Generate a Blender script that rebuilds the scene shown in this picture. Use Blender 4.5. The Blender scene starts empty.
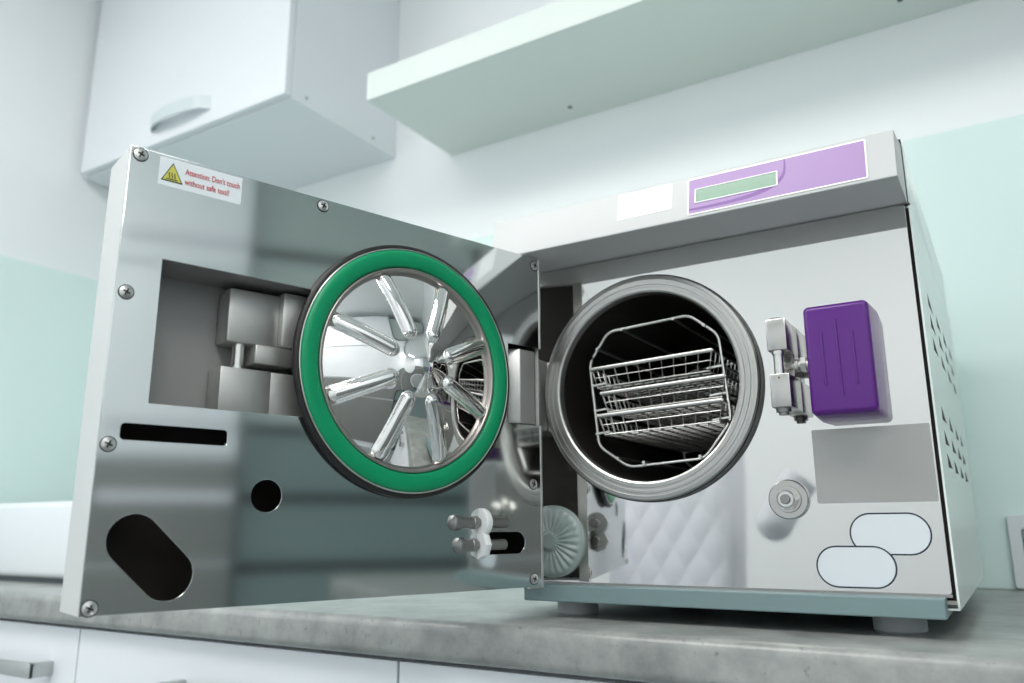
import bpy, bmesh, math, random
from mathutils import Vector, Matrix
random.seed(7)
S = bpy.context.scene
COL = S.collection
PI = math.pi

# ------------------------------------------------------------------ camera, world, lights, exposure
# metres; the worktop surface is z = 0, the steriliser front plate is y = 0
cam_d = bpy.data.cameras.new('camera')
cam = bpy.data.objects.new('camera', cam_d); COL.objects.link(cam)
yaw, pit, rol = -0.5509, 0.2284, -0.0048
fw = Vector((math.sin(yaw)*math.cos(pit), math.cos(yaw)*math.cos(pit), math.sin(pit)))
rt = Vector((math.cos(yaw), -math.sin(yaw), 0)); up = rt.cross(fw)
r2 = rt*math.cos(rol) + up*math.sin(rol); u2 = -rt*math.sin(rol) + up*math.cos(rol)
M = Matrix((r2, u2, -fw)).transposed().to_4x4(); M.translation = Vector((0.5051, -0.788, 0.0903))
cam.matrix_world = M
cam_d.sensor_width = 36; cam_d.lens = 804.5*36/1024
cam_d.clip_start = 0.02
cam_d.dof.use_dof = True; cam_d.dof.focus_distance = 0.74; cam_d.dof.aperture_fstop = 5.0
S.camera = cam

W = bpy.data.worlds.new('world'); S.world = W; W.use_nodes = True
W.node_tree.nodes['Background'].inputs[0].default_value = (0.93, 0.97, 1.0, 1)
W.node_tree.nodes['Background'].inputs[1].default_value = 0.25

def area(name, loc, target, sx, sy, power, col=(1, 1, 1)):
    l = bpy.data.lights.new(name, 'AREA'); l.shape = 'RECTANGLE'; l.size = sx; l.size_y = sy
    l.energy = power; l.color = col
    o = bpy.data.objects.new(name, l); COL.objects.link(o); o.location = loc
    o.rotation_euler = (Vector(target) - Vector(loc)).to_track_quat('-Z', 'Y').to_euler()
    return o
area('window_daylight', (-1.44, -1.35, 0.75), (0.6, -0.9, 0.5), 1.5, 1.3, 5, (0.95, 0.98, 1.0))
area('ceiling_lamp_light', (-0.5, -1.0, 1.63), (-0.5, -1.0, 0), 1.7, 0.5, 20, (1, 0.99, 0.97))

area('added_ceiling_light', (1.25, -1.5, 1.63), (1.25, -1.5, 0), .9, 0.5, 20, (1, 0.99, 0.97))  # added lamp, brightens the right wall and the mirror steel
S.view_settings.view_transform = 'Standard'; S.view_settings.look = 'None'
S.view_settings.gamma = 1; S.view_settings.use_curve_mapping = False
S.view_settings.exposure = 0.0
S.cycles.use_denoising = True
S.cycles.max_bounces = 16; S.cycles.glossy_bounces = 10; S.cycles.diffuse_bounces = 6
S.cycles.sample_clamp_indirect = 6
S.cycles.caustics_reflective = True

# ------------------------------------------------------------------ materials
def srgb(*c):
    return tuple(((v/255)/12.92 if v/255 <= 0.04045 else ((v/255+0.055)/1.055)**2.4) for v in c) + (1,)
def mat(name, col, rough=0.5, metal=0.0, coat=0.0, bump=None, spec=0.5, noise=None, alpha=None, trans=0.0, aniso=0.0):
    m = bpy.data.materials.new(name); m.use_nodes = True
    nt = m.node_tree; b = nt.nodes['Principled BSDF']
    b.inputs['Base Color'].default_value = col; b.inputs['Roughness'].default_value = rough
    b.inputs['Metallic'].default_value = metal; b.inputs['Coat Weight'].default_value = coat
    b.inputs['Coat Roughness'].default_value = 0.05
    b.inputs['Specular IOR Level'].default_value = spec; b.inputs['Transmission Weight'].default_value = trans
    b.inputs['Anisotropic'].default_value = aniso
    tc = nt.nodes.new('ShaderNodeTexCoord')
    if noise:                                   # (scale, amount, second colour, stretch)
        mp = nt.nodes.new('ShaderNodeMapping'); mp.inputs['Scale'].default_value = noise[3] if len(noise) > 3 else (1, 1, 1)
        n = nt.nodes.new('ShaderNodeTexNoise'); n.inputs['Scale'].default_value = noise[0]; n.inputs['Detail'].default_value = 8
        mx = nt.nodes.new('ShaderNodeMix'); mx.data_type = 'RGBA'
        rp = nt.nodes.new('ShaderNodeValToRGB'); rp.color_ramp.elements[0].position = 0.5-noise[1]; rp.color_ramp.elements[1].position = 0.5+noise[1]
        nt.links.new(tc.outputs['Object'], mp.inputs['Vector']); nt.links.new(mp.outputs[0], n.inputs['Vector'])
        nt.links.new(n.outputs['Fac'], rp.inputs[0]); nt.links.new(rp.outputs[0], mx.inputs[0])
        mx.inputs[6].default_value = col; mx.inputs[7].default_value = noise[2]
        nt.links.new(mx.outputs[2], b.inputs['Base Color'])
    if bump:                                    # (scale, strength, stretch)
        mp = nt.nodes.new('ShaderNodeMapping'); mp.inputs['Scale'].default_value = bump[2] if len(bump) > 2 else (1, 1, 1)
        n = nt.nodes.new('ShaderNodeTexNoise'); n.inputs['Scale'].default_value = bump[0]; n.inputs['Detail'].default_value = 5
        bp = nt.nodes.new('ShaderNodeBump'); bp.inputs['Strength'].default_value = bump[1]; bp.inputs['Distance'].default_value = 0.001
        nt.links.new(tc.outputs['Object'], mp.inputs['Vector']); nt.links.new(mp.outputs[0], n.inputs['Vector'])
        nt.links.new(n.outputs['Fac'], bp.inputs['Height']); nt.links.new(bp.outputs[0], b.inputs['Normal'])
    return m
def emit(name, col, st):
    m = bpy.data.materials.new(name); m.use_nodes = True; nt = m.node_tree; nt.nodes.clear()
    e = nt.nodes.new('ShaderNodeEmission'); o = nt.nodes.new('ShaderNodeOutputMaterial')
    e.inputs[0].default_value = col; e.inputs[1].default_value = st; nt.links.new(e.outputs[0], o.inputs[0]); return m

m_wall = mat('wall_paint', srgb(238, 241, 242), 0.7, bump=(60, 0.05))
m_glass = mat('mint_back_painted_glass', srgb(221, 240, 237), 0.12, coat=0.3, noise=(3, 0.4, srgb(218, 237, 234)))
m_cab = mat('white_lacquer', srgb(226, 230, 234), 0.3, noise=(4, .4, srgb(223, 228, 231)))
m_shelf = mat('shelf_laminate', srgb(222, 230, 225), 0.45, noise=(4, .4, srgb(219, 227, 222)))
m_seam = mat('dark_seam', srgb(70, 76, 80), 0.6, noise=(9, .3, srgb(60, 66, 70)))
m_top = mat('concrete_laminate', srgb(136, 138, 136), 0.32, spec=0.6, bump=(90, .12))
def concrete(m):
    nt = m.node_tree; b = nt.nodes['Principled BSDF']; tc = nt.nodes.new('ShaderNodeTexCoord')
    a = nt.nodes.new('ShaderNodeTexNoise'); a.inputs['Scale'].default_value = 14; a.inputs['Detail'].default_value = 10; a.inputs['Roughness'].default_value = .7
    r = nt.nodes.new('ShaderNodeValToRGB'); e = r.color_ramp.elements
    e[0].position = .32; e[0].color = srgb(119, 122, 120); e[1].position = .68; e[1].color = srgb(168, 171, 168)
    v = nt.nodes.new('ShaderNodeTexNoise'); v.inputs['Scale'].default_value = 130; v.inputs['Detail'].default_value = 3
    r2 = nt.nodes.new('ShaderNodeValToRGB'); f = r2.color_ramp.elements
    f[0].position = .26; f[0].color = (0.45, 0.45, 0.45, 1); f[1].position = .36; f[1].color = (1, 1, 1, 1)
    mx = nt.nodes.new('ShaderNodeMix'); mx.data_type = 'RGBA'; mx.blend_type = 'MULTIPLY'; mx.inputs[0].default_value = .7
    for n in (a, v): nt.links.new(tc.outputs['Object'], n.inputs['Vector'])
    nt.links.new(a.outputs['Fac'], r.inputs[0]); nt.links.new(v.outputs['Fac'], r2.inputs[0])
    nt.links.new(r.outputs[0], mx.inputs[6]); nt.links.new(r2.outputs[0], mx.inputs[7])
    nt.links.new(mx.outputs[2], b.inputs['Base Color'])
concrete(m_top)
m_mirror = mat('polished_steel_front', (0.69, 0.685, 0.67, 1), 0.035, 1.0, bump=(5, 0.03))
m_mirror2 = mat('polished_steel_door', (0.66, 0.69, 0.68, 1), 0.075, 1.0, bump=(6, 0.06, (1, 1, .3)))
m_dome = mat('mirror_steel_dome', (0.90, 0.89, 0.87, 1), 0.03, 1.0, noise=(20, .4, (0.82, 0.81, 0.79, 1)))
m_brush = mat('turned_steel', (0.50, 0.495, 0.48, 1), 0.33, 1.0, bump=(40, .15), aniso=.5)
m_steel = mat('machined_steel', (0.55, 0.54, 0.52, 1), 0.25, 1.0, noise=(30, .3, (0.48, 0.47, 0.45, 1)), bump=(60, .1))
m_latch = mat('cast_steel_satin', (0.36, 0.36, 0.35, 1), 0.42, 1.0, noise=(25, .35, (0.28, 0.28, 0.27, 1)), bump=(50, .3))
m_wire = mat('wire_steel', (0.72, 0.71, 0.69, 1), 0.28, 1.0, noise=(40, .3, (0.66, 0.65, 0.63, 1)))
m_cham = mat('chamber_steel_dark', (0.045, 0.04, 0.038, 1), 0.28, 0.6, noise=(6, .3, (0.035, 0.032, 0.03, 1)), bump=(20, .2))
m_black = mat('black_rubber', srgb(24, 22, 22), 0.45, noise=(20, .3, srgb(20, 18, 18)))
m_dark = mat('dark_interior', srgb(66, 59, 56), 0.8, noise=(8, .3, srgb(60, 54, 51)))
m_gap = mat('shadow_gap_plastic', srgb(38, 33, 36), 0.5, noise=(8, .3, srgb(32, 28, 30)))
m_green = mat('green_silicone', srgb(0, 148, 98), 0.36, spec=.35, noise=(30, .4, srgb(0, 142, 93)))
m_lip = mat('gasket_lip_steel', (0.45, 0.41, 0.39, 1), 0.35, 1.0, noise=(30, .3, (0.4, .37, .35, 1)))
m_white = mat('white_powder_coat', srgb(194, 196, 195), 0.42, bump=(300, .06))
m_side = mat('pale_enamel', srgb(226, 236, 232), 0.25, coat=.2, noise=(9, .4, srgb(223, 233, 229)))
m_recess = mat('recess_steel', (0.34, 0.335, 0.325, 1), 0.5, 0.5, noise=(5, .4, (0.31, .305, .30, 1)))
m_hside = mat('dark_hinge_plate', (0.07, 0.066, 0.062, 1), 0.5, 0.3, noise=(5, .4, (0.06, .057, .054, 1)))
m_midlam = mat('light_grey_green_laminate', srgb(172, 184, 181), 0.4, noise=(3, .4, srgb(168, 180, 177)))
m_darklam = mat('charcoal_laminate', srgb(122, 125, 123), 0.4, noise=(5, .4, srgb(116, 119, 117)))
m_latch2 = mat('latch_steel', (0.60, 0.60, 0.58, 1), 0.4, 0.8, noise=(25, .35, (0.48, 0.48, 0.46, 1)), bump=(50, .3))
m_purple = mat('purple_plastic', srgb(86, 22, 122), 0.26, noise=(20, .4, srgb(82, 19, 117)), bump=(220, .05))
m_lilac = mat('lilac_membrane', srgb(160, 128, 180), 0.35, noise=(20, .4, srgb(157, 124, 176)))
m_swoosh = mat('violet_print', srgb(122, 78, 152), 0.35, noise=(20, .4, srgb(118, 74, 148)))
m_wline = mat('white_print', srgb(244, 244, 248), 0.35, noise=(20, .4, srgb(240, 240, 244)))
m_lcd = mat('lcd_green', srgb(104, 146, 120), 0.18, noise=(40, .4, srgb(99, 140, 115)))
m_label = mat('white_label', srgb(236, 238, 238), 0.4, noise=(20, .4, srgb(233, 235, 235)))
m_clear = mat('label_stock', srgb(236, 242, 245), 0.35, noise=(20, .4, srgb(233, 239, 242)))
m_greypl = mat('grey_plate', srgb(168, 168, 166), 0.28, 0.5, noise=(10, .4, srgb(164, 164, 162)))
m_capfill = mat('pale_blue_label', srgb(216, 222, 227), 0.3, noise=(10, .4, srgb(212, 219, 224)))
m_capline = mat('dark_blue_print', srgb(34, 46, 60), 0.4, noise=(10, .4, srgb(30, 42, 56)))
m_base = mat('blue_grey_enamel', srgb(120, 142, 144), 0.4, noise=(30, .4, srgb(115, 137, 139)))
m_foot = mat('grey_rubber', srgb(170, 174, 176), 0.6, noise=(30, .4, srgb(160, 164, 166)))
m_red = mat('red_print', srgb(196, 52, 62), 0.5, noise=(30, .4, srgb(190, 48, 58)))
m_yel = mat('yellow_print', srgb(210, 206, 96), 0.5, noise=(30, .4, srgb(206, 200, 90)))
m_blk = mat('black_print', srgb(28, 28, 26), 0.5, noise=(30, .4, srgb(24, 24, 22)))
m_filter = mat('shaded_filter_plastic', srgb(150, 164, 160), 0.3, spec=.5, noise=(30, .4, srgb(143, 157, 153)))  # pale plastic greyed, its shade low on the front put into the colour
m_handle = mat('satin_nickel', (0.55, 0.57, 0.56, 1), 0.3, 1.0, noise=(20, .3, (.5, .52, .51, 1)))
m_chandle = mat('frosted_pale_handle', srgb(206, 216, 218), 0.3, noise=(20, .4, srgb(200, 211, 213)))
m_leather = mat('white_quilted_vinyl', srgb(208, 210, 217), 0.5, noise=(8, .4, srgb(203, 205, 212)))
m_floor = mat('grey_vinyl_floor', srgb(150, 156, 158), 0.4, noise=(6, .4, srgb(140, 147, 149)))
m_teal = mat('shaded_grey_green_laminate', srgb(122, 138, 138), 0.4, noise=(3, .4, srgb(116, 132, 132)))
m_lamp = emit('lamp_diffuser', (1, 0.99, 0.97, 1), 3)
m_window = emit('bright_overcast_pane', (0.93, 0.97, 1, 1), 2)
m_rust = mat('rust_spot', srgb(150, 95, 50), 0.7, noise=(90, .4, srgb(130, 80, 40)))

# ------------------------------------------------------------------ mesh helpers
def finish(name, bm, mats, parent=None, smooth=False, angle=None):
    me = bpy.data.meshes.new(name); bmesh.ops.recalc_face_normals(bm, faces=bm.faces[:]); bm.to_mesh(me); bm.free()
    for m in (mats if isinstance(mats, (list, tuple)) else [mats]): me.materials.append(m)
    if smooth:
        me.polygons.foreach_set('use_smooth', [True]*len(me.polygons))
        me.set_sharp_from_angle(angle=math.radians(angle or 35))
    o = bpy.data.objects.new(name, me); COL.objects.link(o)
    if parent: o.parent = parent
    return o
def box(bm, x0, x1, y0, y1, z0, z1, bev=0.0, seg=2, mi=0, mtx=None):
    t = bmesh.new(); bmesh.ops.create_cube(t, size=1)
    for v in t.verts: v.co = Vector(((x0+x1)/2+v.co.x*(x1-x0), (y0+y1)/2+v.co.y*(y1-y0), (z0+z1)/2+v.co.z*(z1-z0)))
    if bev: bmesh.ops.bevel(t, geom=t.edges[:], offset=bev, segments=seg, profile=.5, affect='EDGES')
    merge(bm, t, mi, mtx)
def merge(bm, t, mi=0, mtx=None):
    if mtx is not None: bmesh.ops.transform(t, matrix=mtx, verts=t.verts[:])
    for f in t.faces: f.material_index = mi
    me = bpy.data.meshes.new('tmp'); t.to_mesh(me); t.free(); bm.from_mesh(me); bpy.data.meshes.remove(me)
def frame(a, b):
    a, b = Vector(a), Vector(b); d = (b-a).normalized()
    m = d.to_track_quat('Z', 'Y').to_matrix().to_4x4(); m.translation = a; return m, (b-a).length
def lathe(bm, prof, seg=48, mtx=None, mi=0, close=True):
    """prof: (radius, height) pairs revolved round local z"""
    t = bmesh.new(); rings = []
    for r, h in prof:
        if r < 1e-6: rings.append([t.verts.new((0, 0, h))])
        else: rings.append([t.verts.new((r*math.cos(2*PI*k/seg), r*math.sin(2*PI*k/seg), h)) for k in range(seg)])
    for A, B in zip(rings, rings[1:]):
        for k in range(seg):
            k2 = (k+1) % seg
            if len(A) == 1 and len(B) > 1: t.faces.new((A[0], B[k], B[k2]))
            elif len(B) == 1 and len(A) > 1: t.faces.new((A[k], A[k2], B[0]))
            elif len(A) > 1: t.faces.new((A[k], A[k2], B[k2], B[k]))
    merge(bm, t, mi, mtx)
def cyl(bm, a, b, r, seg=24, bev=0.0, mi=0, r_b=None):
    m, L = frame(a, b); e = bev; rb = r if r_b is None else r_b
    lathe(bm, [(0, 0), (r-e, 0), (r, e), (rb, L-e), (rb-e, L), (0, L)], seg, m, mi)
def hexn(bm, a, b, r, mi=0):
    cyl(bm, a, b, r, 6, 0, mi)
def tube(bm, pts, r, seg=8, mi=0, closed=False):
    P = [Vector(p) for p in pts]; n = len(P); t = bmesh.new(); rings = []
    for i in range(n):
        if closed: d = (P[(i+1) % n]-P[i-1])
        else: d = P[min(i+1, n-1)]-P[max(i-1, 0)]
        d.normalize(); ref = Vector((0, 0, 1)) if abs(d.z) < .9 else Vector((1, 0, 0))
        u = d.cross(ref).normalized(); v = d.cross(u)
        rings.append([t.verts.new(P[i]+u*(r*math.cos(2*PI*k/seg))+v*(r*math.sin(2*PI*k/seg))) for k in range(seg)])
    m = n if closed else n-1
    for i in range(m):
        A, B = rings[i], rings[(i+1) % n]
        for k in range(seg): t.faces.new((A[k], A[(k+1) % seg], B[(k+1) % seg], B[k]))
    if not closed: t.faces.new(rings[0]); t.faces.new(rings[-1][::-1])
    merge(bm, t, mi)
def plate_bm(outer, holes, th, bev=0.0):
    """flat plate in local x,y (z = 0..th) with cut-out holes"""
    cu = bpy.data.curves.new('c', 'CURVE'); cu.dimensions = '2D'; cu.fill_mode = 'BOTH'
    cu.extrude = max(th/2-bev, 0); cu.bevel_depth = bev; cu.bevel_resolution = 1; cu.offset = -bev
    for loop in [outer]+list(holes):
        s = cu.splines.new('POLY'); s.points.add(len(loop)-1); s.use_cyclic_u = True
        for p, q in zip(s.points, loop): p.co = (q[0], q[1], 0, 1)
    o = bpy.data.objects.new('c', cu); COL.objects.link(o)
    me = bpy.data.meshes.new_from_object(o.evaluated_get(bpy.context.evaluated_depsgraph_get()))
    bpy.data.objects.remove(o); bpy.data.curves.remove(cu)
    bm = bmesh.new(); bm.from_mesh(me); bpy.data.meshes.remove(me)
    for v in bm.verts: v.co.z += th/2
    return bm
def addplate(bm, outer, holes, th, mtx=None, mi=0, bev=0.0):
    t = plate_bm(outer, holes, th, bev); merge(bm, t, mi, mtx)
def rect(x0, x1, y0, y1, r=0.0, n=5):
    if r <= 0: return [(x0, y0), (x1, y0), (x1, y1), (x0, y1)]
    o = []
    for cx, cy, a in ((x1-r, y0+r, -PI/2), (x1-r, y1-r, 0), (x0+r, y1-r, PI/2), (x0+r, y0+r, PI)):
        for k in range(n+1): o.append((cx+r*math.cos(a+PI/2*k/n), cy+r*math.sin(a+PI/2*k/n)))
    return o
def circ(cx, cy, r, n=48): return [(cx+r*math.cos(2*PI*k/n), cy+r*math.sin(2*PI*k/n)) for k in range(n)]
def caps(ax, ay, bx, by, r, n=16):
    a = math.atan2(by-ay, bx-ax); o = []
    for k in range(n+1): o.append((bx+r*math.cos(a-PI/2+PI*k/n), by+r*math.sin(a-PI/2+PI*k/n)))
    for k in range(n+1): o.append((ax+r*math.cos(a+PI/2+PI*k/n), ay+r*math.sin(a+PI/2+PI*k/n)))
    return o
def text_bm(s, size, sx=1.0, th=0.0002, spacing=1.0, offset=0.0):
    cu = bpy.data.curves.new('t', 'FONT'); cu.body = s; cu.size = size; cu.extrude = th/2; cu.space_character = spacing; cu.offset = offset
    o = bpy.data.objects.new('t', cu); COL.objects.link(o)
    me = bpy.data.meshes.new_from_object(o.evaluated_get(bpy.context.evaluated_depsgraph_get()))
    bpy.data.objects.remove(o); bpy.data.curves.remove(cu)
    bm = bmesh.new(); bm.from_mesh(me); bpy.data.meshes.remove(me)
    for v in bm.verts: v.co.x *= sx; v.co.z += th/2
    return bm
def thing(name, label, cat, loc=(0, 0, 0), group=None):
    o = bpy.data.objects.new(name, None); COL.objects.link(o); o.location = loc; o.empty_display_size = .05
    return tag(o, label, cat, group)
def tag(o, label, cat, group=None):
    o['label'] = label; o['category'] = cat
    if group: o['group'] = group
    return o
def struct(name, bm, m, **k):
    o = finish(name, bm, m, **k); o['kind'] = 'structure'; return o
def put(child, parent):           # keep world coordinates when the parent Empty is away from the origin
    child.parent = parent; child.matrix_parent_inverse = Matrix.Translation(-parent.location); return child

# ------------------------------------------------------------------ the room
XL, XR, YB, YF, ZF, ZC = -1.5, 2.4, 0.65, -2.5, -0.9, 1.70
def sbox(name, m, *a, **k):
    bm = bmesh.new(); box(bm, *a, **k); return struct(name, bm, m)
sbox('floor', m_floor, XL-.1, XR+.1, YF-.1, YB+.1, ZF-.1, ZF)
sbox('ceiling', m_wall, XL-.1, XR+.1, YF-.1, YB+.1, ZC, ZC+.1)
sbox('wall_back', m_wall, XL-.1, XR+.1, YB, YB+.1, ZF, ZC)
sbox('wall_front', m_wall, XL-.1, XR+.1, YF-.1, YF, ZF, ZC)
sbox('wall_right', m_wall, XR, XR+.1, YF, YB, ZF, ZC)
bm = bmesh.new()                              # left wall with a window opening
for a in ((YF, -2.1, ZF, ZC), (-.6, YB, ZF, ZC), (-2.1, -.6, ZF, .1), (-2.1, -.6, 1.4, ZC)):
    box(bm, XL-.1, XL, *a)
struct('wall_left', bm, m_wall)
bm = bmesh.new()
for y0, y1, z0, z1 in ((-2.1, -2.05, .1, 1.4), (-.65, -.6, .1, 1.4), (-2.1, -.6, .1, .15), (-2.1, -.6, 1.35, 1.4), (-1.37, -1.33, .1, 1.4)):
    box(bm, XL-.06, XL-.01, y0, y1, z0, z1, .004)
wf = struct('window_1', bm, m_cab)
bm = bmesh.new(); box(bm, XL-.075, XL-.065, -2.1, -.6, .1, 1.4); finish('pane', bm, m_window, wf)
# mint glass splashbacks
bm = bmesh.new(); box(bm, XL+.004, XR-.01, YB-.006, YB, 0.0, .7346, .0008)
tag(finish('glass_splashback', bm, m_glass), 'mint green glass splashback on the long wall behind the sterilizer', 'splashback')
bm = bmesh.new(); box(bm, XL, XL+.006, -.55, YB-.008, 0.0, .7346, .0008)
tag(finish('glass_splashback', bm, m_glass), 'mint green glass splashback on the side wall at the far left', 'splashback')
# ceiling lamp, and a second one added to brighten the right side
for label, x0, x1, y0, y1 in (('long rectangular white ceiling lamp towards the window side', -1.4, .4, -1.3, -.7), ('short rectangular white ceiling lamp added to brighten the cupboard side', .75, 1.75, -1.8, -1.2)):
    lp = thing('ceiling_lamp', label, 'ceiling lamp', ((x0+x1)/2, (y0+y1)/2, ZC))
    bm = bmesh.new(); addplate(bm, rect(x0, x1, y0, y1), [rect(x0+.04, x1-.04, y0+.04, y1-.04)], .05, Matrix.Translation((0, 0, ZC-.05)))
    put(finish('lamp_frame', bm, m_white), lp)
    bm = bmesh.new(); box(bm, x0+.045, x1-.045, y0+.045, y1-.045, ZC-.02, ZC-.012); put(finish('diffuser', bm, m_lamp), lp)

# worktop
bm = bmesh.new(); box(bm, XL+.002, .986, -.1015, YB-.008, -.04, 0, .010, 5)
tag(finish('worktop', bm, m_top, smooth=True, angle=40), 'grey concrete-look laminate worktop under the sterilizer', 'worktop')

# base cabinets
def base_cabinet(x0, x1, hx0, hx1, label):
    t = thing('base_cabinet', label, 'cabinet', ((x0+x1)/2, .25, ZF), 'white base cabinets under the worktop')
    bm = bmesh.new(); box(bm, x0, x1, -.066, .55, -.86, -.0405); put(finish('body', bm, m_cab), t)
    bm = bmesh.new(); box(bm, x0+.02, x1-.02, -.03, .5, ZF, -.86); put(finish('plinth', bm, m_seam), t)
    dr = None
    for z0, z1, nm in ((-.30, -.045, 'drawer'), (-.85, -.303, 'door')):
        bm = bmesh.new(); box(bm, x0+.0015, x1-.0015, -.085, -.067, z0, z1, .0012)
        d = put(finish(nm, bm, m_cab), t)
        hz = -.102 if nm == 'drawer' else -.36
        bm = bmesh.new(); zz = hz
        box(bm, hx0, hx1, -.119, -.113, zz-.010, zz+.010, .001)
        for hx in (hx0, hx1-.012): box(bm, hx, hx+.012, -.1185, -.0845, zz-.010, zz+.010, .001)
        h = finish('handle', bm, m_handle, smooth=True); h.parent = d
    return t
base_cabinet(-1.135, -.647, -.895, -.703, 'white base cabinet at far left, its nickel bar handle cut by the photo edge')
base_cabinet(-.647, -.069, -.420, -.240, 'white base cabinet between the seams below the open door, bow handle at bottom edge')
base_cabinet(-.069, .50, .10, .32, 'white base cabinet below the sterilizer body, right of the dark seam')
base_cabinet(.50, .984, .63, .85, 'white base cabinet at the right end of the worktop, beyond the sterilizer')

# upper cabinet
uc = thing('wall_cabinet', 'white wall-hung cupboard in the upper left corner with a pale bow handle', 'cabinet', (-1.1, .47, .998))
bm = bmesh.new(); box(bm, -1.492, -.7205, .303, YB, .998, ZC-.002, .001); put(finish('body', bm, m_cab), uc)
bm = bmesh.new(); box(bm, -1.478, -.7215, .284, .3015, 1.001, ZC-.01, .0015); dd = put(finish('door', bm, m_cab), uc)
bm = bmesh.new()
pts = []
for k in range(13):
    s = k/12; x = -1.184+.217*s; pts.append((x, .284-.030*math.sin(PI*min(1, max(0, s)))**.5-.001, 1.052))
for a, b in zip(pts, pts[1:]):
    t = bmesh.new()
    vs = [t.verts.new(p) for p in ((a[0], a[1], a[2]-.016), (b[0], b[1], b[2]-.016), (b[0], b[1], b[2]+.016), (a[0], a[1], a[2]+.016))]
    vs2 = [t.verts.new(v.co+Vector((0, .003, 0))) for v in vs]
    t.faces.new(vs); t.faces.new(vs2[::-1])
    for i in range(4): t.faces.new((vs[i], vs2[i], vs2[(i+1) % 4], vs[(i+1) % 4]))
    merge(bm, t)
h = finish('handle', bm, m_chandle); h.parent = dd
for yy, in ((.345,), (.565,)):
    bm = bmesh.new(); cyl(bm, (-.7203, yy, 1.017), (-.7188, yy, 1.017), .004); put(finish('screw_cap', bm, m_foot), uc)

# shelf
sh = thing('wall_shelf', 'thick white shelf board above the sterilizer with green-grey underside', 'shelf', (.2, .5, .959))
bm = bmesh.new(); box(bm, -.546, 1.6, .3476, YB, .9593, 1.0225, .0015); put(finish('board', bm, m_shelf), sh)
for x, y in ((-.198, .596), (.441, .577)):
    bm = bmesh.new(); cyl(bm, (x, y, .9595), (x, y, .958), .0045); put(finish('screw_cap', bm, m_seam), sh)

# wall socket
so = thing('wall_socket', 'white double socket frame on the mint splashback at the right edge', 'socket', (.55, .64, .05))
bm = bmesh.new(); addplate(bm, rect(.489, .66, .002, .106, .004), [rect(.505, .565, .022, .086, .003), rect(.585, .645, .022, .086, .003)], .012,
                           Matrix(((1, 0, 0, 0), (0, 0, -1, YB-.006), (0, 1, 0, 0), (0, 0, 0, 1))), bev=.001)
put(finish('socket_frame', bm, m_cab), so)
for x0 in (.505, .585):
    bm = bmesh.new(); box(bm, x0+.001, x0+.059, YB-.014, YB-.006, .023, .085, .002)
    f = put(finish('socket_insert', bm, m_foot), so)
    bm = bmesh.new(); lathe(bm, [(.021, -.006), (.021, .004), (.019, .004), (.019, -.004), (0, -.004)], 32, Matrix.Translation((x0+.03, YB-.0125, .054)) @ Matrix.Rotation(PI/2, 4, 'X'))
    g = finish('socket_well', bm, m_cab); g.parent = f

# white case at left
wc = thing('white_case', 'low white box-shaped case on the worktop left of the open door', 'case', (-1.1, .2, 0))
bm = bmesh.new(); box(bm, -1.40, -.80, .035, .36, .008, .142, .012, 4); put(finish('case_body', bm, m_cab, smooth=True), wc)
bm = bmesh.new(); box(bm, -1.39, -.81, .041, .35, 0, .009); put(finish('case_base', bm, m_seam), wc)

# tall unit on the right wall (seen in the polished door)
un = thing('tall_cupboard', 'pale grey tall cupboard with grip grooves on the right-hand wall', 'cupboard', (2.2, -1.0, ZF))
bm = bmesh.new(); box(bm, 2.06, XR-.03, -1.6, -.22, ZF, 1.6); put(finish('body', bm, m_cab), un)
for z0, z1 in ((-.8, -.02), (0.0, .30), (.32, .92), (.94, 1.58)):
    bm = bmesh.new(); box(bm, 2.04, 2.058, -1.595, -.225, z0, z1, .002); put(finish('front_panel', bm, m_darklam if z1 < .31 else m_cab), un)
for z in (.19, .415, 1.03):
    bm = bmesh.new(); box(bm, 2.028, 2.04, -.62, -.225, z-.02, z+.02, .002); put(finish('grip_rail', bm, m_leather), un)
bu = thing('side_cupboard', 'grey-green cupboard with dark grooves beside the tall pale cupboard', 'cupboard', (2.2, .2, ZF))
bm = bmesh.new(); box(bm, 2.12, XR-.03, -.21, .60, ZF, 1.6); put(finish('body', bm, m_seam), bu)
for z0, z1 in ((-.8, -.05), (-.01, .17), (.21, .395), (.435, 1.01), (1.05, 1.58)):
    bm = bmesh.new(); box(bm, 2.10, 2.118, -.205, .595, z0, z1, .002); put(finish('front_panel', bm, m_midlam if z0 > .4 else m_teal), bu)  # lower panels darker: shade at counter height put into their colour

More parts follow.
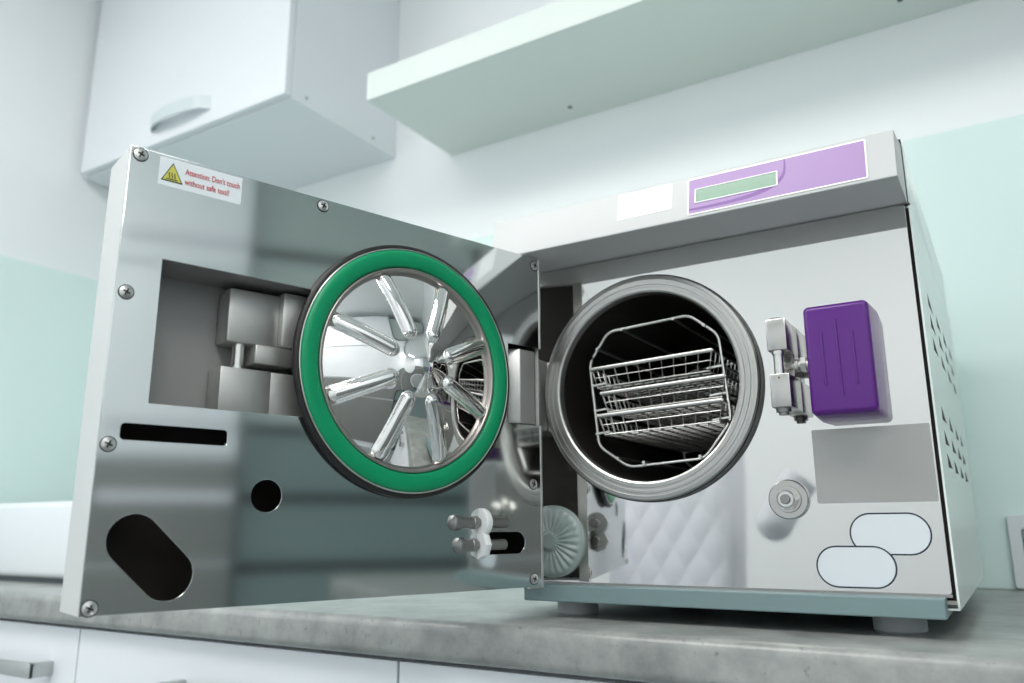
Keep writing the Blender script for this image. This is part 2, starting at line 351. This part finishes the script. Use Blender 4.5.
# quilted white chair behind the camera's left (seen in the polished front)
ch = thing('padded_chair', 'white quilted high-backed chair standing behind the photographer, seen in the polished front', 'chair', (-.5, -1.5, ZF))
def quilt(bm, w, hgt, th, mtx, nx=130, nz=200):
    t = bmesh.new(); g = {}
    for side in (0, 1):
        for i in range(nx+1):
            for j in range(nz+1):
                x = (i/nx-.5)*w; z = j/nz*hgt
                ex = 1-abs(2*i/nx-1)**8; ez = 1-abs(2*j/nz-1)**10
                d = abs(math.sin((x+z*.8)*PI/.11))*abs(math.sin((x-z*.8)*PI/.11))
                y = th*(.35+.65*(ex*ez)**.4)*.5*(1 if side else -1) + (d**.5*.0065*ex*ez)*(1 if side else -1)
                g[side, i, j] = t.verts.new((x*(1-.10*(j/nz)**3), y, z))
    for side in (0, 1):
        for i in range(nx):
            for j in range(nz): t.faces.new([g[side, i, j], g[side, i+1, j], g[side, i+1, j+1], g[side, i, j+1]])
    ring = [(i, 0) for i in range(nx)]+[(nx, j) for j in range(nz)]+[(i, nz) for i in range(nx, 0, -1)]+[(0, j) for j in range(nz, 0, -1)]
    for a, b in zip(ring, ring[1:]+ring[:1]): t.faces.new([g[(0,)+a], g[(0,)+b], g[(1,)+b], g[(1,)+a]])
    merge(bm, t, 0, mtx)
R0 = Matrix.Translation((-.445, -1.62, -.45)) @ Matrix.Rotation(.45, 4, 'Z')
bm = bmesh.new(); quilt(bm, .54, .88, .10, R0 @ Matrix.Rotation(.12, 4, 'X')); put(finish('backrest', bm, m_leather, smooth=True, angle=60), ch)
bm = bmesh.new(); box(bm, -.26, .26, -.05, .42, -.12, 0, .04, 4, mtx=R0); put(finish('seat', bm, m_leather, smooth=True, angle=60), ch)
bm = bmesh.new(); tube(bm, [(.012, -1.515, .22), (-.01, -1.508, .19), (-.03, -1.50, .16), (-.06, -1.485, .10)], .048, 24); lathe(bm, [(.048, 0), (.046, .014), (.040, .027), (.028, .039), (.012, .046), (0, .048)], 24, frame((-.0595, -1.4852, .101), (-.0895, -1.4702, .041))[0]); put(finish('armrest', bm, m_leather, smooth=True, angle=60), ch)
bm = bmesh.new(); tube(bm, [R0 @ Vector(p) for p in ((-.29, 0, .52), (-.31, .10, .44), (-.33, .26, .40))], .05, 20); put(finish('armrest', bm, m_leather, smooth=True, angle=60), ch)
bm = bmesh.new(); c0 = R0 @ Vector((0, .18, 0)); cyl(bm, (c0.x, c0.y, ZF+.05), (c0.x, c0.y, -.56), .03); cyl(bm, (c0.x, c0.y, ZF), (c0.x, c0.y, ZF+.05), .26, 40, .01)
put(finish('pedestal', bm, m_handle, smooth=True), ch)

# ------------------------------------------------------------------ the sterilizer
AC = thing('steam_sterilizer', 'tabletop steam sterilizer with polished steel front, lilac display and its round-lidded door swung open', 'sterilizer', (.23, .25, 0))
def part(name, bm, m, **k): return put(finish(name, bm, m, **k), AC)
FX, FZ = .1890, .2355
VM = Matrix(((1, 0, 0, 0), (0, 0, -1, 0), (0, 1, 0, 0), (0, 0, 0, 1)))     # local x,y -> world x,z ; local +z -> world -y (towards viewer)
def vm(y): m = VM.copy(); m[1][3] = y; return m
# housing: top, back and left walls round a hollow that holds the chamber
bm = bmesh.new()
box(bm, 0, .4535, .010, .507, .384, .452, .006, 3)
box(bm, 0, .4535, .495, .507, .030, .386)
box(bm, 0, .004, .004, .5, .030, .386)
body = part('housing', bm, m_side, smooth=True)
bm = bmesh.new(); box(bm, .002, .4505, .003, .49, .028, .384); 
bmesh.ops.delete(bm, geom=[f for f in bm.faces if f.calc_center_median().y < .01], context='FACES')
box(bm, .002, .453, .003, .0105, .384, .449)
part('inner_frame', bm, m_gap)
# side panel with triangular vents
def tri(y, z, s=.0060): return [(y-.026, z-s), (y+.034, z-s*.6), (y-.022, z+s*1.3)]
holes = []
for z, ys in ((.309, (.104, .204, .300, .395)), (.287, (.106, .206, .300, .395)), (.264, (.106, .204, .302, .395)), (.195, (.10, .20, .30, .39)), (.172, (.10, .20, .30, .39)), (.150, (.10, .20, .30, .39))):
    holes += [tri(y, z) for y in ys]
bm = bmesh.new()
addplate(bm, rect(.0, .507, .0223, .3826, .003), holes, .0002, Matrix(((0, 0, 1, .4545), (1, 0, 0, 0), (0, 1, 0, 0), (0, 0, 0, 1))))
box(bm, .4530, .4545, .0, .507, .3806, .3826); box(bm, .4530, .4545, 0, .507, .0223, .0243); box(bm, .4530, .4545, 0, .004, .0223, .3826)
box(bm, .445, .4545, -.001, .012, .0223, .0240)
sp = part('side_panel', bm, m_side)
bm = bmesh.new(); box(bm, .4440, .4543, .006, .45, .0255, .3800); o = finish('vent_backing', bm, m_dark); put(o, AC); o.parent = sp; o.matrix_parent_inverse = Matrix.Identity(4)
# polished front plate with the chamber opening
bm = bmesh.new()
addplate(bm, rect(.0, .450, .0345, .3826, .003), [circ(FX, FZ, .0990, 96)], .002, vm(.002), bev=.0003)
fp = part('front_plate', bm, m_mirror)
def sub(name, bm, m, par, **k):
    o = finish(name, bm, m, **k); o.parent = par; return o
bm = bmesh.new()
addplate(bm, rect(.3495, .4485, .1112, .1785, .0015), [], .0006, vm(0.0))
sub('cover_plate', bm, m_greypl, fp)['label'] = 'flat grey rectangular plate under the purple lock'
for ax, bx, z, h in ((.3925, .4222, .0842, .0004), (.3617, .3922, .0558, .0008)):
    bm = bmesh.new(); addplate(bm, caps(ax, z, bx, z, .0182), [], h, vm(0.0)); addplate(bm, caps(ax, z, bx, z, .0168), [], h+.0002, vm(0.0), 1)
    sub('oval_label', bm, [m_capline, m_capfill], fp)
bm = bmesh.new()
m_ = vm(0.0); m_[0][3] = .3244; m_[2][3] = .1155
lathe(bm, [(0, 0), (.0180, 0), (.0183, .001), (.0183, .0035), (.0172, .0048), (.0095, .0048)], 48, m_)
lathe(bm, [(0, .004), (.0118, .004), (.0122, .0055), (.0118, .007), (.0, .007)], 40, m_)
hexn(bm, (.3244, -.006, .1155), (.3244, -.0135, .1155), .0098, 1)
lathe(bm, [(.0085, .0135), (.0070, .0150), (.0045, .0150)], 24, m_, 1)
cyl(bm, (.3244, -.012, .1155), (.3244, -.0175, .1155), .0045, 20, .0007, 2)
part('stud_bolt', bm, [m_steel, m_wire, m_latch], smooth=True, angle=30)
# air filter low on the left
bm = bmesh.new(); t = bmesh.new(); nr, na = 14, 192; rg = []
for i in range(nr+1):
    r = .0365*i/nr; row = []
    for k in range(na):
        a = 2*PI*k/na; hh = .0050*(1-(r/.0365)**3)**.5+.003
        if .010 < r < .033: hh += .0009*math.cos(a*24)
        if r < .0085: hh += .003
        row.append(t.verts.new((r*math.cos(a), r*math.sin(a), hh)))
    rg.append(row)
for A, B in zip(rg[1:], rg[2:]):
    for k in range(na): t.faces.new((A[k], A[(k+1) % na], B[(k+1) % na], B[k]))
t.faces.new(rg[1])
for v in rg[0]: t.verts.remove(v)
m_ = vm(0.0); m_[0][3] = .0725; m_[2][3] = .0769; merge(bm, t, 0, m_)
lathe(bm, [(.0365, .004), (.0378, .0035), (.0378, 0)], 64, m_)
part('air_filter', bm, m_filter, smooth=True, angle=50)
# flange, seal and chamber
m_ = vm(0.0); m_[0][3] = FX; m_[2][3] = FZ
bm = bmesh.new()
lathe(bm, [(.1180, -.001), (.1190, .004), (.1188, .0095), (.1175, .0115), (.1140, .0122), (.1136, .0114), (.1113, .0114), (.1109, .0122), (.1083, .0122), (.1078, .0114), (.1058, .0114), (.1052, .0122), (.1016, .0122), (.0998, .0112), (.0989, .0090), (.0985, .004), (.0982, -.02)], 160, m_)
fl = part('chamber_flange', bm, m_brush, smooth=True, angle=25)
bm = bmesh.new(); lathe(bm, [(.1185, 0), (.1197, .0), (.1200, .004), (.1197, .0085), (.1186, .0092), (.1188, .001)], 160, m_)
o = sub('flange_seal', bm, m_black, fl, smooth=True); o.parent = fl
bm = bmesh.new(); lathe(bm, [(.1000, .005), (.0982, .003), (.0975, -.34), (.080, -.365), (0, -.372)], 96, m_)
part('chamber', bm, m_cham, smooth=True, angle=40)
# rust freckles on the flange
# top cover wedge with display
prof = [(-.0695, .3832), (-.0697, .3848), (-.0600, .4305), (-.0570, .4320), (.005, .4440), (.005, .3832)]
bm = bmesh.new(); t = bmesh.new()
A = [t.verts.new((.036, y, z)) for y, z in prof]; B = [t.verts.new((.4525, y, z)) for y, z in prof]
t.faces.new(A); t.faces.new(B[::-1])
for i in range(len(prof)): t.faces.new((A[i], B[i], B[(i+1) % len(prof)], A[(i+1) % len(prof)]))
bmesh.ops.recalc_face_normals(t, faces=t.faces[:])
bmesh.ops.bevel(t, geom=[e for e in t.edges], offset=.0018, segments=3, profile=.5, affect='EDGES', clamp_overlap=True)
merge(bm, t)
cv = part('top_cover', bm, m_white, smooth=True, angle=30)
# cover face frame: local x = world x, local y up the slope, local z = outwards
p0 = Vector((0, -.0697, .3848)); p1 = Vector((0, -.0600, .4305)); sl = (p1-p0); SL = sl.length; su = sl.normalized(); sn = Vector((0, -su.z, su.y))
CM = Matrix(((1, 0, 0, 0), (0, su.y, sn.y, p0.y), (0, su.z, sn.z, p0.z), (0, 0, 0, 1)))
def cm(h): return CM @ Matrix.Translation((0, 0, h))
bm = bmesh.new()
px0, px1, py0, py1 = .2653, .4297, .0018, .0436
addplate(bm, rect(px0, px1, py0, py1, .002), [], .0008, cm(0), 0)
addplate(bm, rect(px0+.0015, px1-.0015, py0+.0015, py1-.0015, .001), [], .0009, cm(0), 1)
arc = []
for k in range(40):                                # thin violet sweep round the screen
    s = k/39; a = -PI*.65+s*PI*.76
    pw = lambda q: math.copysign(abs(q)**.72, q)
    arc.append((.295+.0650*pw(math.cos(a)), .0335+.0275*pw(math.sin(a)), s))
o1 = [(x, y) for x, y, s in arc]; ce = (.295, .0335)
inn = [(ce[0]+(x-ce[0])*(1-.075*math.sin(PI*(.12+.88*s))), ce[1]+(y-ce[1])*(1-.15*math.sin(PI*(.12+.88*s)))) for x, y, s in arc]
clip = lambda q: (max(q[0], px0+.0016), min(max(q[1], py0+.0016), py1-.0016))
addplate(bm, [clip(q) for q in o1]+[clip(q) for q in inn[::-1]], [], .0010, cm(0), 2)
dp = sub('display_panel', bm, [m_wline, m_lilac, m_swoosh], cv); dp['label'] = 'lilac control fascia with violet arc'
bm = bmesh.new()
addplate(bm, rect(.2728, .3525, .0140, .0304), [rect(.2740, .3513, .0150, .0294)], .0016, cm(0), 0)
addplate(bm, rect(.2738, .3515, .0148, .0296), [], .0012, cm(0), 1)
sub('display_screen', bm, [m_wline, m_lcd], cv)['label'] = 'green-grey screen in a white outline'
bm = bmesh.new(); addplate(bm, rect(.1900, .2490, .0140, .0450, .001), [], .0003, cm(0)); sub('blank_label', bm, m_label, cv)
# base tray and feet
bm = bmesh.new(); box(bm, .0483, .4455, -.023, .42, .0164, .0330, .0012); part('base_tray', bm, m_base)
bm = bmesh.new(); box(bm, .004, .4500, -.001, .30, .0325, .0350); box(bm, .050, .4530, -.004, .002, .0270, .0300); part('lower_trim', bm, m_recess)
for x, y in ((.085, .03), (.404, .03), (.085, .38), (.412, .38)):
    bm = bmesh.new(); cyl(bm, (x, y, 0), (x, y, .0168), .022, 32, .002); part('foot', bm, m_foot, smooth=True)

# lock: steel bracket and purple handle
bm = bmesh.new()
box(bm, .3258, .3438, -.046, -.0002, .2487, .2785, .0012, 2)
box(bm, .3258, .3438, -.046, -.0002, .1960, .2270, .0012, 2)
box(bm, .3290, .3438, -.020, -.0002, .2265, .2490, .0008, 1)
addplate(bm, circ(.3345, .2232, .0009, 10), [], .0001, vm(-.0460), 1)
lb = part('lock_bracket', bm, [m_steel, m_rust], smooth=True)
bm = bmesh.new(); cyl(bm, (.3340, -.040, .2265), (.3340, -.040, .2492), .0045, 20); lathe(bm, [(.0056, 0), (.0056, .003)], 20, Matrix.Translation((.3340, -.040, .2455)))
sub('lock_pin', bm, m_wire, lb, smooth=True)
bm = bmesh.new(); lathe(bm, [(0, .0), (.0068, 0), (.0068, -.0035), (.0045, -.0036), (.0045, -.0062), (0, -.0065)], 20, Matrix.Translation((.3340, -.035, .1962)))
sub('lock_bolt', bm, m_latch, lb, smooth=True)
bm = bmesh.new(); lathe(bm, [(0, .0), (.0060, 0), (.0060, .0018), (0, .0022)], 20, Matrix.Translation((.3340, -.038, .2783)))
sub('lock_bolt', bm, m_latch, lb, smooth=True)
bm = bmesh.new(); cyl(bm, (.335, -.020, .2375), (.366, -.020, .2375), .0040, 20, .0005); hexn(bm, (.3500, -.020, .2375), (.3545, -.020, .2375), .0075); cyl(bm, (.3440, -.020, .2375), (.3480, -.020, .2375), .0062, 24, .0005)
sub('handle_spindle', bm, m_wire, lb, smooth=True, angle=25)
bm = bmesh.new(); t = bmesh.new(); bmesh.ops.create_cube(t, size=1)
x0, x1, z0, z1, yf, yb = .3600, .4152, .1862, .2852, -.0480, .0080
for v in t.verts:
    k = 0.0 if v.co.y < 0 else 1.0
    xa, xb, za, zb = (x0, x1, z0, z1) if k == 0 else (x0-.002, x1+.002, z0-.002, z1+.002)
    v.co = Vector(((xa if v.co.x < 0 else xb), (yf if k == 0 else yb), (za if v.co.z < 0 else zb)))
bmesh.ops.bevel(t, geom=t.edges[:], offset=.0050, segments=5, profile=.5, affect='EDGES')
bmesh.ops.bisect_plane(t, geom=t.verts[:]+t.edges[:]+t.faces[:], plane_co=(0, -.0003, 0), plane_no=(0, 1, 0), clear_outer=True)
merge(bm, t)
lh = part('lock_handle', bm, m_purple, smooth=True, angle=40); lh['label'] = 'glossy purple plastic lock handle'
for x, za, zb in ((.3752, .2120, .2590), (.3880, .2010, .2700), (.4010, .2110, .2590)):
    bm = bmesh.new(); tube(bm, [(x+(z-.2)*-.012, yf, z) for z in (za, (za+zb)/2, zb)], .0012, 10); sub('grip_rib', bm, m_purple, lh, smooth=True)

# hinge arm between front and door
ang = 1.8831; HX, HY = .0877, -.0524
U = Vector((math.cos(ang), -math.sin(ang), 0)); BK = Vector((-math.sin(ang), -math.cos(ang), 0)); H = Vector((HX, HY, 0))
def D(u, z, off=0.0): p = H+U*u+BK*off; return Vector((p.x, p.y, z))
DM = Matrix(((U.x, 0, -BK.x, HX), (U.y, 0, -BK.y, HY), (0, 1, 0, 0), (0, 0, 0, 1)))      # local x = u, y = up, z = towards the viewer
def dm(h): return DM @ Matrix.Translation((0, 0, h))
def prism(bm, pts, z0, z1, bev=0.0, mi=0):
    t = bmesh.new(); A = [t.verts.new((x, y, z0)) for x, y in pts]; B = [t.verts.new((x, y, z1)) for x, y in pts]
    t.faces.new(A); t.faces.new(B[::-1]); n = len(pts)
    for i in range(n): t.faces.new((A[i], A[(i+1) % n], B[(i+1) % n], B[i]))
    bmesh.ops.recalc_face_normals(t, faces=t.faces[:])
    if bev: bmesh.ops.bevel(t, geom=t.edges[:], offset=bev, segments=2, profile=.5, affect='EDGES')
    merge(bm, t, mi)
bm = bmesh.new()
q = [D(.044, 0, .020), D(.026, 0, .002), D(.004, 0, .004), Vector((.0675, -.016, 0)), Vector((.0675, -.0005, 0)), Vector((.040, -.0005, 0)), D(.044, 0, .040)]
prism(bm, [(p.x, p.y) for p in q], .1962, .2755, .0012)
part('hinge_arm', bm, m_latch2, smooth=True)
# ------------------------------------------------------------------ the door
LD, Z0, Z1, TH = .4241, .0334, .3798, .0630
def dbox(bm, u0, u1, d0, d1, z0, z1, bev=0.0, mi=0, seg=2):   # d = depth behind the polished face
    box(bm, u0, u1, z0, z1, -d1, -d0, bev, seg, mi, DM)
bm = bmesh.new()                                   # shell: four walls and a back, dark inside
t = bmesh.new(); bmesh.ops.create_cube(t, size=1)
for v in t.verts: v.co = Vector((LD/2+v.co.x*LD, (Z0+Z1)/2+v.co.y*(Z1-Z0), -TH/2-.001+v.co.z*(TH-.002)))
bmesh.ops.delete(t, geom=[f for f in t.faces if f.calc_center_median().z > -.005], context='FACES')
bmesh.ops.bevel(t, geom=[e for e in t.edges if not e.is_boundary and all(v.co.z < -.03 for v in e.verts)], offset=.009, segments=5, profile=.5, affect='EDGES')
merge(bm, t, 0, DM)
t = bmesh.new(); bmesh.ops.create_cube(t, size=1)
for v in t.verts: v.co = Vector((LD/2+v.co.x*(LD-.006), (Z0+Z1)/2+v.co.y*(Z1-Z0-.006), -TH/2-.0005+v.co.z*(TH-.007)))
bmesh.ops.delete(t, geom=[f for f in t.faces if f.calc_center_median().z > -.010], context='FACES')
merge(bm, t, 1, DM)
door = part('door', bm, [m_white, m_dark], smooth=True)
door['label'] = 'swung-open door, white shell with polished inner plate'
def dsub(name, bm, m, **k): return sub(name, bm, m, door, **k)
hs = [rect(.2674, .3929, .1820, .2940), rect(.3322, .4103, .1541, .1661, .003), circ(.2970, .1165, .0128),
      caps(.3938, .0835, .3685, .0586, .0182), caps(.0721, .0766, .0331, .0766, .0105)]
outer = [(0, Z0), (LD, Z0), (LD, Z1), (0, Z1), (0, .2784), (.044, .2784), (.044, .1952), (0, .1952)]
bm = bmesh.new(); addplate(bm, outer, hs, .0018, dm(-.0018), bev=.0003)
dsub('inner_plate', bm, m_mirror2)
for k in range(3):
    bm = bmesh.new()
    if k == 0: dbox(bm, -.0016, .0006, -.0008, .010, Z0-.001, .1952, .0004)
    elif k == 1: dbox(bm, -.0016, .0006, -.0008, .010, .2784, Z1, .0004)
    else: dbox(bm, .0007, .017, -.0006, .004, Z0-.0015, Z0-.0002, .0003)
    dsub('edge_strip', bm, m_wire)
for za, zb in ((Z0+.003, .1952), (.2784, Z1-.003)):
    bm = bmesh.new(); dbox(bm, -.0018, .0, .0101, TH-.008, za, zb); dsub('hinge_side_plate', bm, m_hside)
# recess box
bm = bmesh.new(); t = bmesh.new(); bmesh.ops.create_cube(t, size=1)
for v in t.verts: v.co = Vector(((.140+.3940)/2+v.co.x*(.3940-.140), (.1810+.2950)/2+v.co.y*(.2950-.1810), -.0265+v.co.z*.048))
bmesh.ops.delete(t, geom=[f for f in t.faces if f.calc_center_median().z > -.006], context='FACES')
merge(bm, t, 0, DM); dsub('latch_recess', bm, m_recess)
# latch inside
bm = bmesh.new()
dbox(bm, .2842, .3300, .024, .050, .2428, .2900, .003); dbox(bm, .230, .2848, .018, .050, .2428, .2925, .003)
dsub('latch_block', bm, m_latch2, smooth=True)
bm = bmesh.new(); dbox(bm, .2895, .3335, .022, .050, .1825, .2215, .0015); dbox(bm, .230, .2900, .024, .050, .1825, .2215, .0015)
dsub('latch_block', bm, m_latch2, smooth=True)
bm = bmesh.new(); dbox(bm, .270, .306, .020, .044, .2265, .2430, .0015)
dsub('latch_tongue', bm, m_latch2, smooth=True)
bm = bmesh.new(); cyl(bm, D(.316, .2210, .032), D(.316, .2435, .032), .0050); cyl(bm, D(.316, .2210, .032), D(.316, .2240, .032), .0068)
dsub('latch_pin', bm, m_wire, smooth=True)
# screws
def screw(u, z, r=.0050):
    bm = bmesh.new(); m_ = dm(0) @ Matrix.Translation((u, z, 0)) @ Matrix.Rotation(.4, 4, 'Z')
    lathe(bm, [(r*1.02, 0), (r, .0009), (r*.72, .0013), (r*.66, .0011)], 28, m_, 0)
    lathe(bm, [(r*.66, .0011), (r*.3, .0016), (0, .0017)], 28, m_, 0)
    for a in (0, PI/2): box(bm, -r*.55, r*.55, -r*.12, r*.12, .0008, .0019, 0, 1, 1, m_ @ Matrix.Rotation(a, 4, 'Z'))
    lathe(bm, [(r*1.16, 0.0), (r*1.16, .0003), (r*1.0, .0003)], 28, m_, 1)
    dsub('screw', bm, [m_wire, m_black], smooth=True)
for u, z in ((.4166, .3740), (.4164, .2631), (.4174, .1502), (.4180, .0385), (.2610, .3730), (.0063, .3707), (.0111, .1347), (.0111, .0410)): screw(u, z)
# warning label
bm = bmesh.new(); m_ = dm(0) @ Matrix.Rotation(PI, 4, 'Y')      # text must run from high u (left in the photo) to low u
LM = DM @ Matrix.Translation((.4022, .3540, 0)) @ Matrix(((-1, 0, 0, 0), (0, 1, 0, 0), (0, 0, 1, 0), (0, 0, 0, 1)))
def flipadd(t, mi, h):                                           # mirrored frame: put shape, normals get recalculated
    for v in t.verts: v.co.z += h
    merge(bm, t, mi, LM)
flipadd(plate_bm(rect(0, .0665, 0, .0237, .0006), [], .0002), 0, 0)
tx = lambda w: [(.0098-w*1.155+.0, .0034+(.0)-w*.5), (.0098+w*1.155, .0034-w*.5), (.0098, .0034+w*1.5)]
T = lambda s: [(.0103-.0085*s, .0105-.0064*s), (.0103+.0085*s, .0105-.0064*s), (.0103, .0105+.0100*s)]
flipadd(plate_bm(T(1), [], .0002), 3, .0001); flipadd(plate_bm(T(.84), [], .0002), 2, .0002)
flipadd(plate_bm(rect(.0060, .0146, .0058, .0066), [], .0002), 3, .0003)
for k in range(3):
    x = .0080+k*.0021
    w = [(x+.0004*math.sin(j*1.6), .0073+j*.0011) for j in range(5)]
    flipadd(plate_bm([(a-.0004, b) for a, b in w]+[(a+.0004, b) for a, b in w[::-1]], [], .0002), 3, .0003)
for s, yy in (("Attention: Don't touch", .0135), ("without safe tool!", .0050)):
    t = text_bm(s, .0070, .62 if s[0] == 'A' else .60, offset=.00005)
    L_ = max(v.co.x for v in t.verts); want = .0445 if s[0] == 'A' else .0360
    for v in t.verts: v.co.x = v.co.x*want/L_+.0200; v.co.y += yy
    flipadd(t, 1, .0003)
dsub('warning_label', bm, [m_clear, m_red, m_yel, m_blk])['label'] = 'white sticker, yellow hot-surface triangle, red text: Attention: Don\'t touch without safe tool!'
# pressure lid
CU, CZ = .1666, .2353
PM = DM @ Matrix.Translation((CU-.0012, CZ, -.0035))
bm = bmesh.new(); lathe(bm, [(.1060, -.001), (.1120, .0020), (.1175, .0050), (.1186, .0068), (.1184, .0090), (.1172, .0102), (.1145, .0106), (.1132, .0095)], 160, PM)
dsub('lid_rim', bm, m_black, smooth=True, angle=40)
bm = bmesh.new(); lathe(bm, [(.1143, .0100), (.1142, .0114), (.1137, .0118), (.1131, .0116), (.1129, .0100)], 160, PM)
dsub('lid_edge', bm, m_wire, smooth=True, angle=40)
bm = bmesh.new(); lathe(bm, [(.1130, .0090), (.1129, .0113), (.1115, .0129), (.1080, .0136), (.1040, .0136), (.0985, .0128), (.0966, .0113), (.0960, .0050)], 160, PM)
dsub('gasket', bm, m_green, smooth=True, angle=60)['label'] = 'green silicone ring seal'
bm = bmesh.new(); lathe(bm, [(.0961, .0095), (.0958, .0112), (.0948, .0118), (.0932, .0115), (.0920, .0100), (.0916, .0050)], 160, PM)
dsub('lid_lip', bm, m_lip, smooth=True, angle=60)
bm = bmesh.new(); t = bmesh.new(); nr, na = 96, 512; RD = .0916; prev = None
def ss(a, b, x): x = min(1, max(0, (x-a)/(b-a))); return x*x*(3-2*x)
for i in range(nr+1):
    r = RD*i/nr
    if i == 0:
        row = [t.verts.new((0, 0, 0))]
    else: row = [None]*na
    for k in range(1 if i == 0 else na):
        a = 2*PI*k/na
        h = .0070+.0180*(1-(r/RD)**2)+.0085*math.exp(-(r/.0185)**2.6)
        sec = PI/4; ad = (a % sec)-sec/2
        dx = r*math.sin(ad); rr = r*math.cos(ad)
        cl = min(max(rr, .0350), .0860); dist = math.hypot(dx, rr-cl); w = .0058
        if dist < w*1.3: h += .0055*math.sqrt(max(0, 1-(dist/(w*1.3))**2))*(1-ss(w*1.0, w*1.3, dist)*.5)
        if i == 0: row[0].co = (0, 0, h)
        else: row[k] = t.verts.new((r*math.cos(a), r*math.sin(a), h))
    if prev is not None:
        for k in range(na):
            k2 = (k+1) % na
            if len(prev) == 1: t.faces.new((prev[0], row[k], row[k2]))
            else: t.faces.new((prev[k], row[k], row[k2], prev[k2]))
    prev = row
merge(bm, t, 0, PM)
dsub('pressure_lid', bm, m_dome, smooth=True, angle=80)['label'] = 'mirror-polished domed lid with eight stamped radial ribs'
# half-sunk hose connectors added on the plate, standing in for their reflection
for z, ua, ub, sc in ((.0960, .1158, .0488, 1.0), (.0752, .1097, .0500, 1.0)):
    bm = bmesh.new()
    def P(u, o=-.0008): return D(u, z, o)
    cyl(bm, P(ub), P(ub+.020), .0052*sc, 24, .0006, 0); cyl(bm, P(ub+.018), P(ub+.046), .0042*sc, 20, 0, 0)
    cyl(bm, P(ub+.036), P(ub+.042), .0062*sc, 20, .0008, 0); cyl(bm, P(ub+.040), P(ua-.010), .0050*sc, 20, .0005, 0)
    m3, _ = frame(P(ua-.012), P(ua)); lathe(bm, [(.003, 0), (.0068*sc, .003), (.0076*sc, .006), (.0068*sc, .010), (.003, .0128), (0, .0133)], 24, m3, 0)
    m3, _ = frame(P(ub+.026), P(ub+.036)); lathe(bm, [(.0045, 0), (.0128, .0006), (.0135, .002), (.0135, .006), (.0128, .0075), (.0045, .008)], 8 if z < .08 else 40, m3, 1)
    dsub('connector_reflection', bm, [m_latch, m_label], smooth=True, angle=35)

# ------------------------------------------------------------------ rack and trays in the chamber
RC = Matrix.Translation((.1965, 0, .233)) @ Matrix.Rotation(-.045, 4, 'Y') @ Matrix.Translation((-.1965, 0, -.233))
def rp(x, y, z): return RC @ Vector((x, y, z))
rk = thing('tray_rack', 'octagonal steel wire rack standing inside the round chamber', 'rack', (FX, .15, FZ-.09))
oc = [(.1225, .2715), (.1470, .3030), (.2400, .3050), (.2690, .2790), (.2725, .1900), (.2420, .1555), (.1600, .1540), (.1270, .1790)]
def rnd(pts, rad=.008, n=4):
    out = []; N = len(pts)
    for i in range(N):
        p = Vector(pts[i]); a = (Vector(pts[i-1])-p).normalized(); b = (Vector(pts[(i+1) % N])-p).normalized()
        A, B = p+a*rad, p+b*rad
        for k in range(n+1):
            s = k/n; out.append((1-s)**2*A+2*s*(1-s)*p+s*s*B)
    return out
for y in (.002, .27):
    bm = bmesh.new(); tube(bm, [rp(v.x, y, v.y) for v in rnd(oc)], .0016, 10, closed=True); put(finish('rack_hoop', bm, m_wire, smooth=True), rk)
for x, z in ((.1650, .3020), (.2240, .3030), (.2560, .2905), (.2385, .1575), (.1780, .1570), (.1490, .1640), (.1345, .2850)):
    bm = bmesh.new(); cyl(bm, rp(x, -.003, z), rp(x, .272, z), .0017, 10); put(finish('rack_rod', bm, m_wire, smooth=True), rk)
for zt in (.2455, .2175, .1925):
    for x0, x1 in ((.1245, .140), (.2540, .2700)):
        bm = bmesh.new(); tube(bm, [rp(x0, .001, zt), rp(x1, .001, zt+.001), rp(x1, .27, zt+.001), rp(x0, .27, zt)], .0013, 8); put(finish('tray_runner', bm, m_wire, smooth=True), rk)
def tray():
    t = bpy.data.objects.new('instrument_tray', None); COL.objects.link(t); t.empty_display_size = .03
    w, dp, hh = .137, .25, .021
    bm = bmesh.new()
    tube(bm, [(0, 0, hh), (w, 0, hh)], .0022, 12)
    tube(bm, [(w, 0, hh), (w-.001, dp, hh), (.001, dp, hh), (0, 0, hh)], .0013, 8)
    o = finish('tray_rim', bm, m_wire, smooth=True); o.parent = t
    bm = bmesh.new(); n = 10; ins = .006
    for i in range(n+1):                                  # crosswise U wires
        x = .001+(w-.002)*i/n; xi = ins+(w-2*ins)*i/n
        tube(bm, [(x, .001, hh), (xi, .003, 0), (xi, dp-.003, 0), (x, dp-.001, hh)], .0008, 6)
    m = 18
    for j in range(m+1):
        y = .003+(dp-.006)*j/m
        tube(bm, [(.001, y, hh), (ins, y, .0006), (w-ins, y, .0006), (w-.001, y, hh)], .0008, 6)
    for hz in (.0005, .0110):
        k = ins*(1-hz/hh)
        tube(bm, [(k, .003-hz*.1, hz), (w-k, .003-hz*.1, hz), (w-k, dp-.003, hz), (k, dp-.003, hz), (k, .003-hz*.1, hz)], .0005, 5)
    o = finish('wire_mesh', bm, m_wire, smooth=True); o.parent = t
    return t
T0 = tray()
def copy_tree(r):
    c = r.copy(); COL.objects.link(c)
    for k in list(r.children):
        d = k.copy(); COL.objects.link(d); d.parent = c
    return c
for i, (x, y, z, lab) in enumerate(((.1255, -.004, .2418, 'top wire instrument tray of the three in the rack'),
                                    (.1350, -.002, .2140, 'middle wire instrument tray, shifted slightly right of the others'),
                                    (.1305, -.004, .1898, 'bottom wire instrument tray of the three in the rack'))):
    o = T0 if i == 0 else copy_tree(T0)
    tag(o, lab, 'tray', 'wire trays in the sterilizer chamber')
    o.matrix_world = RC @ Matrix.Translation((x, y, z))
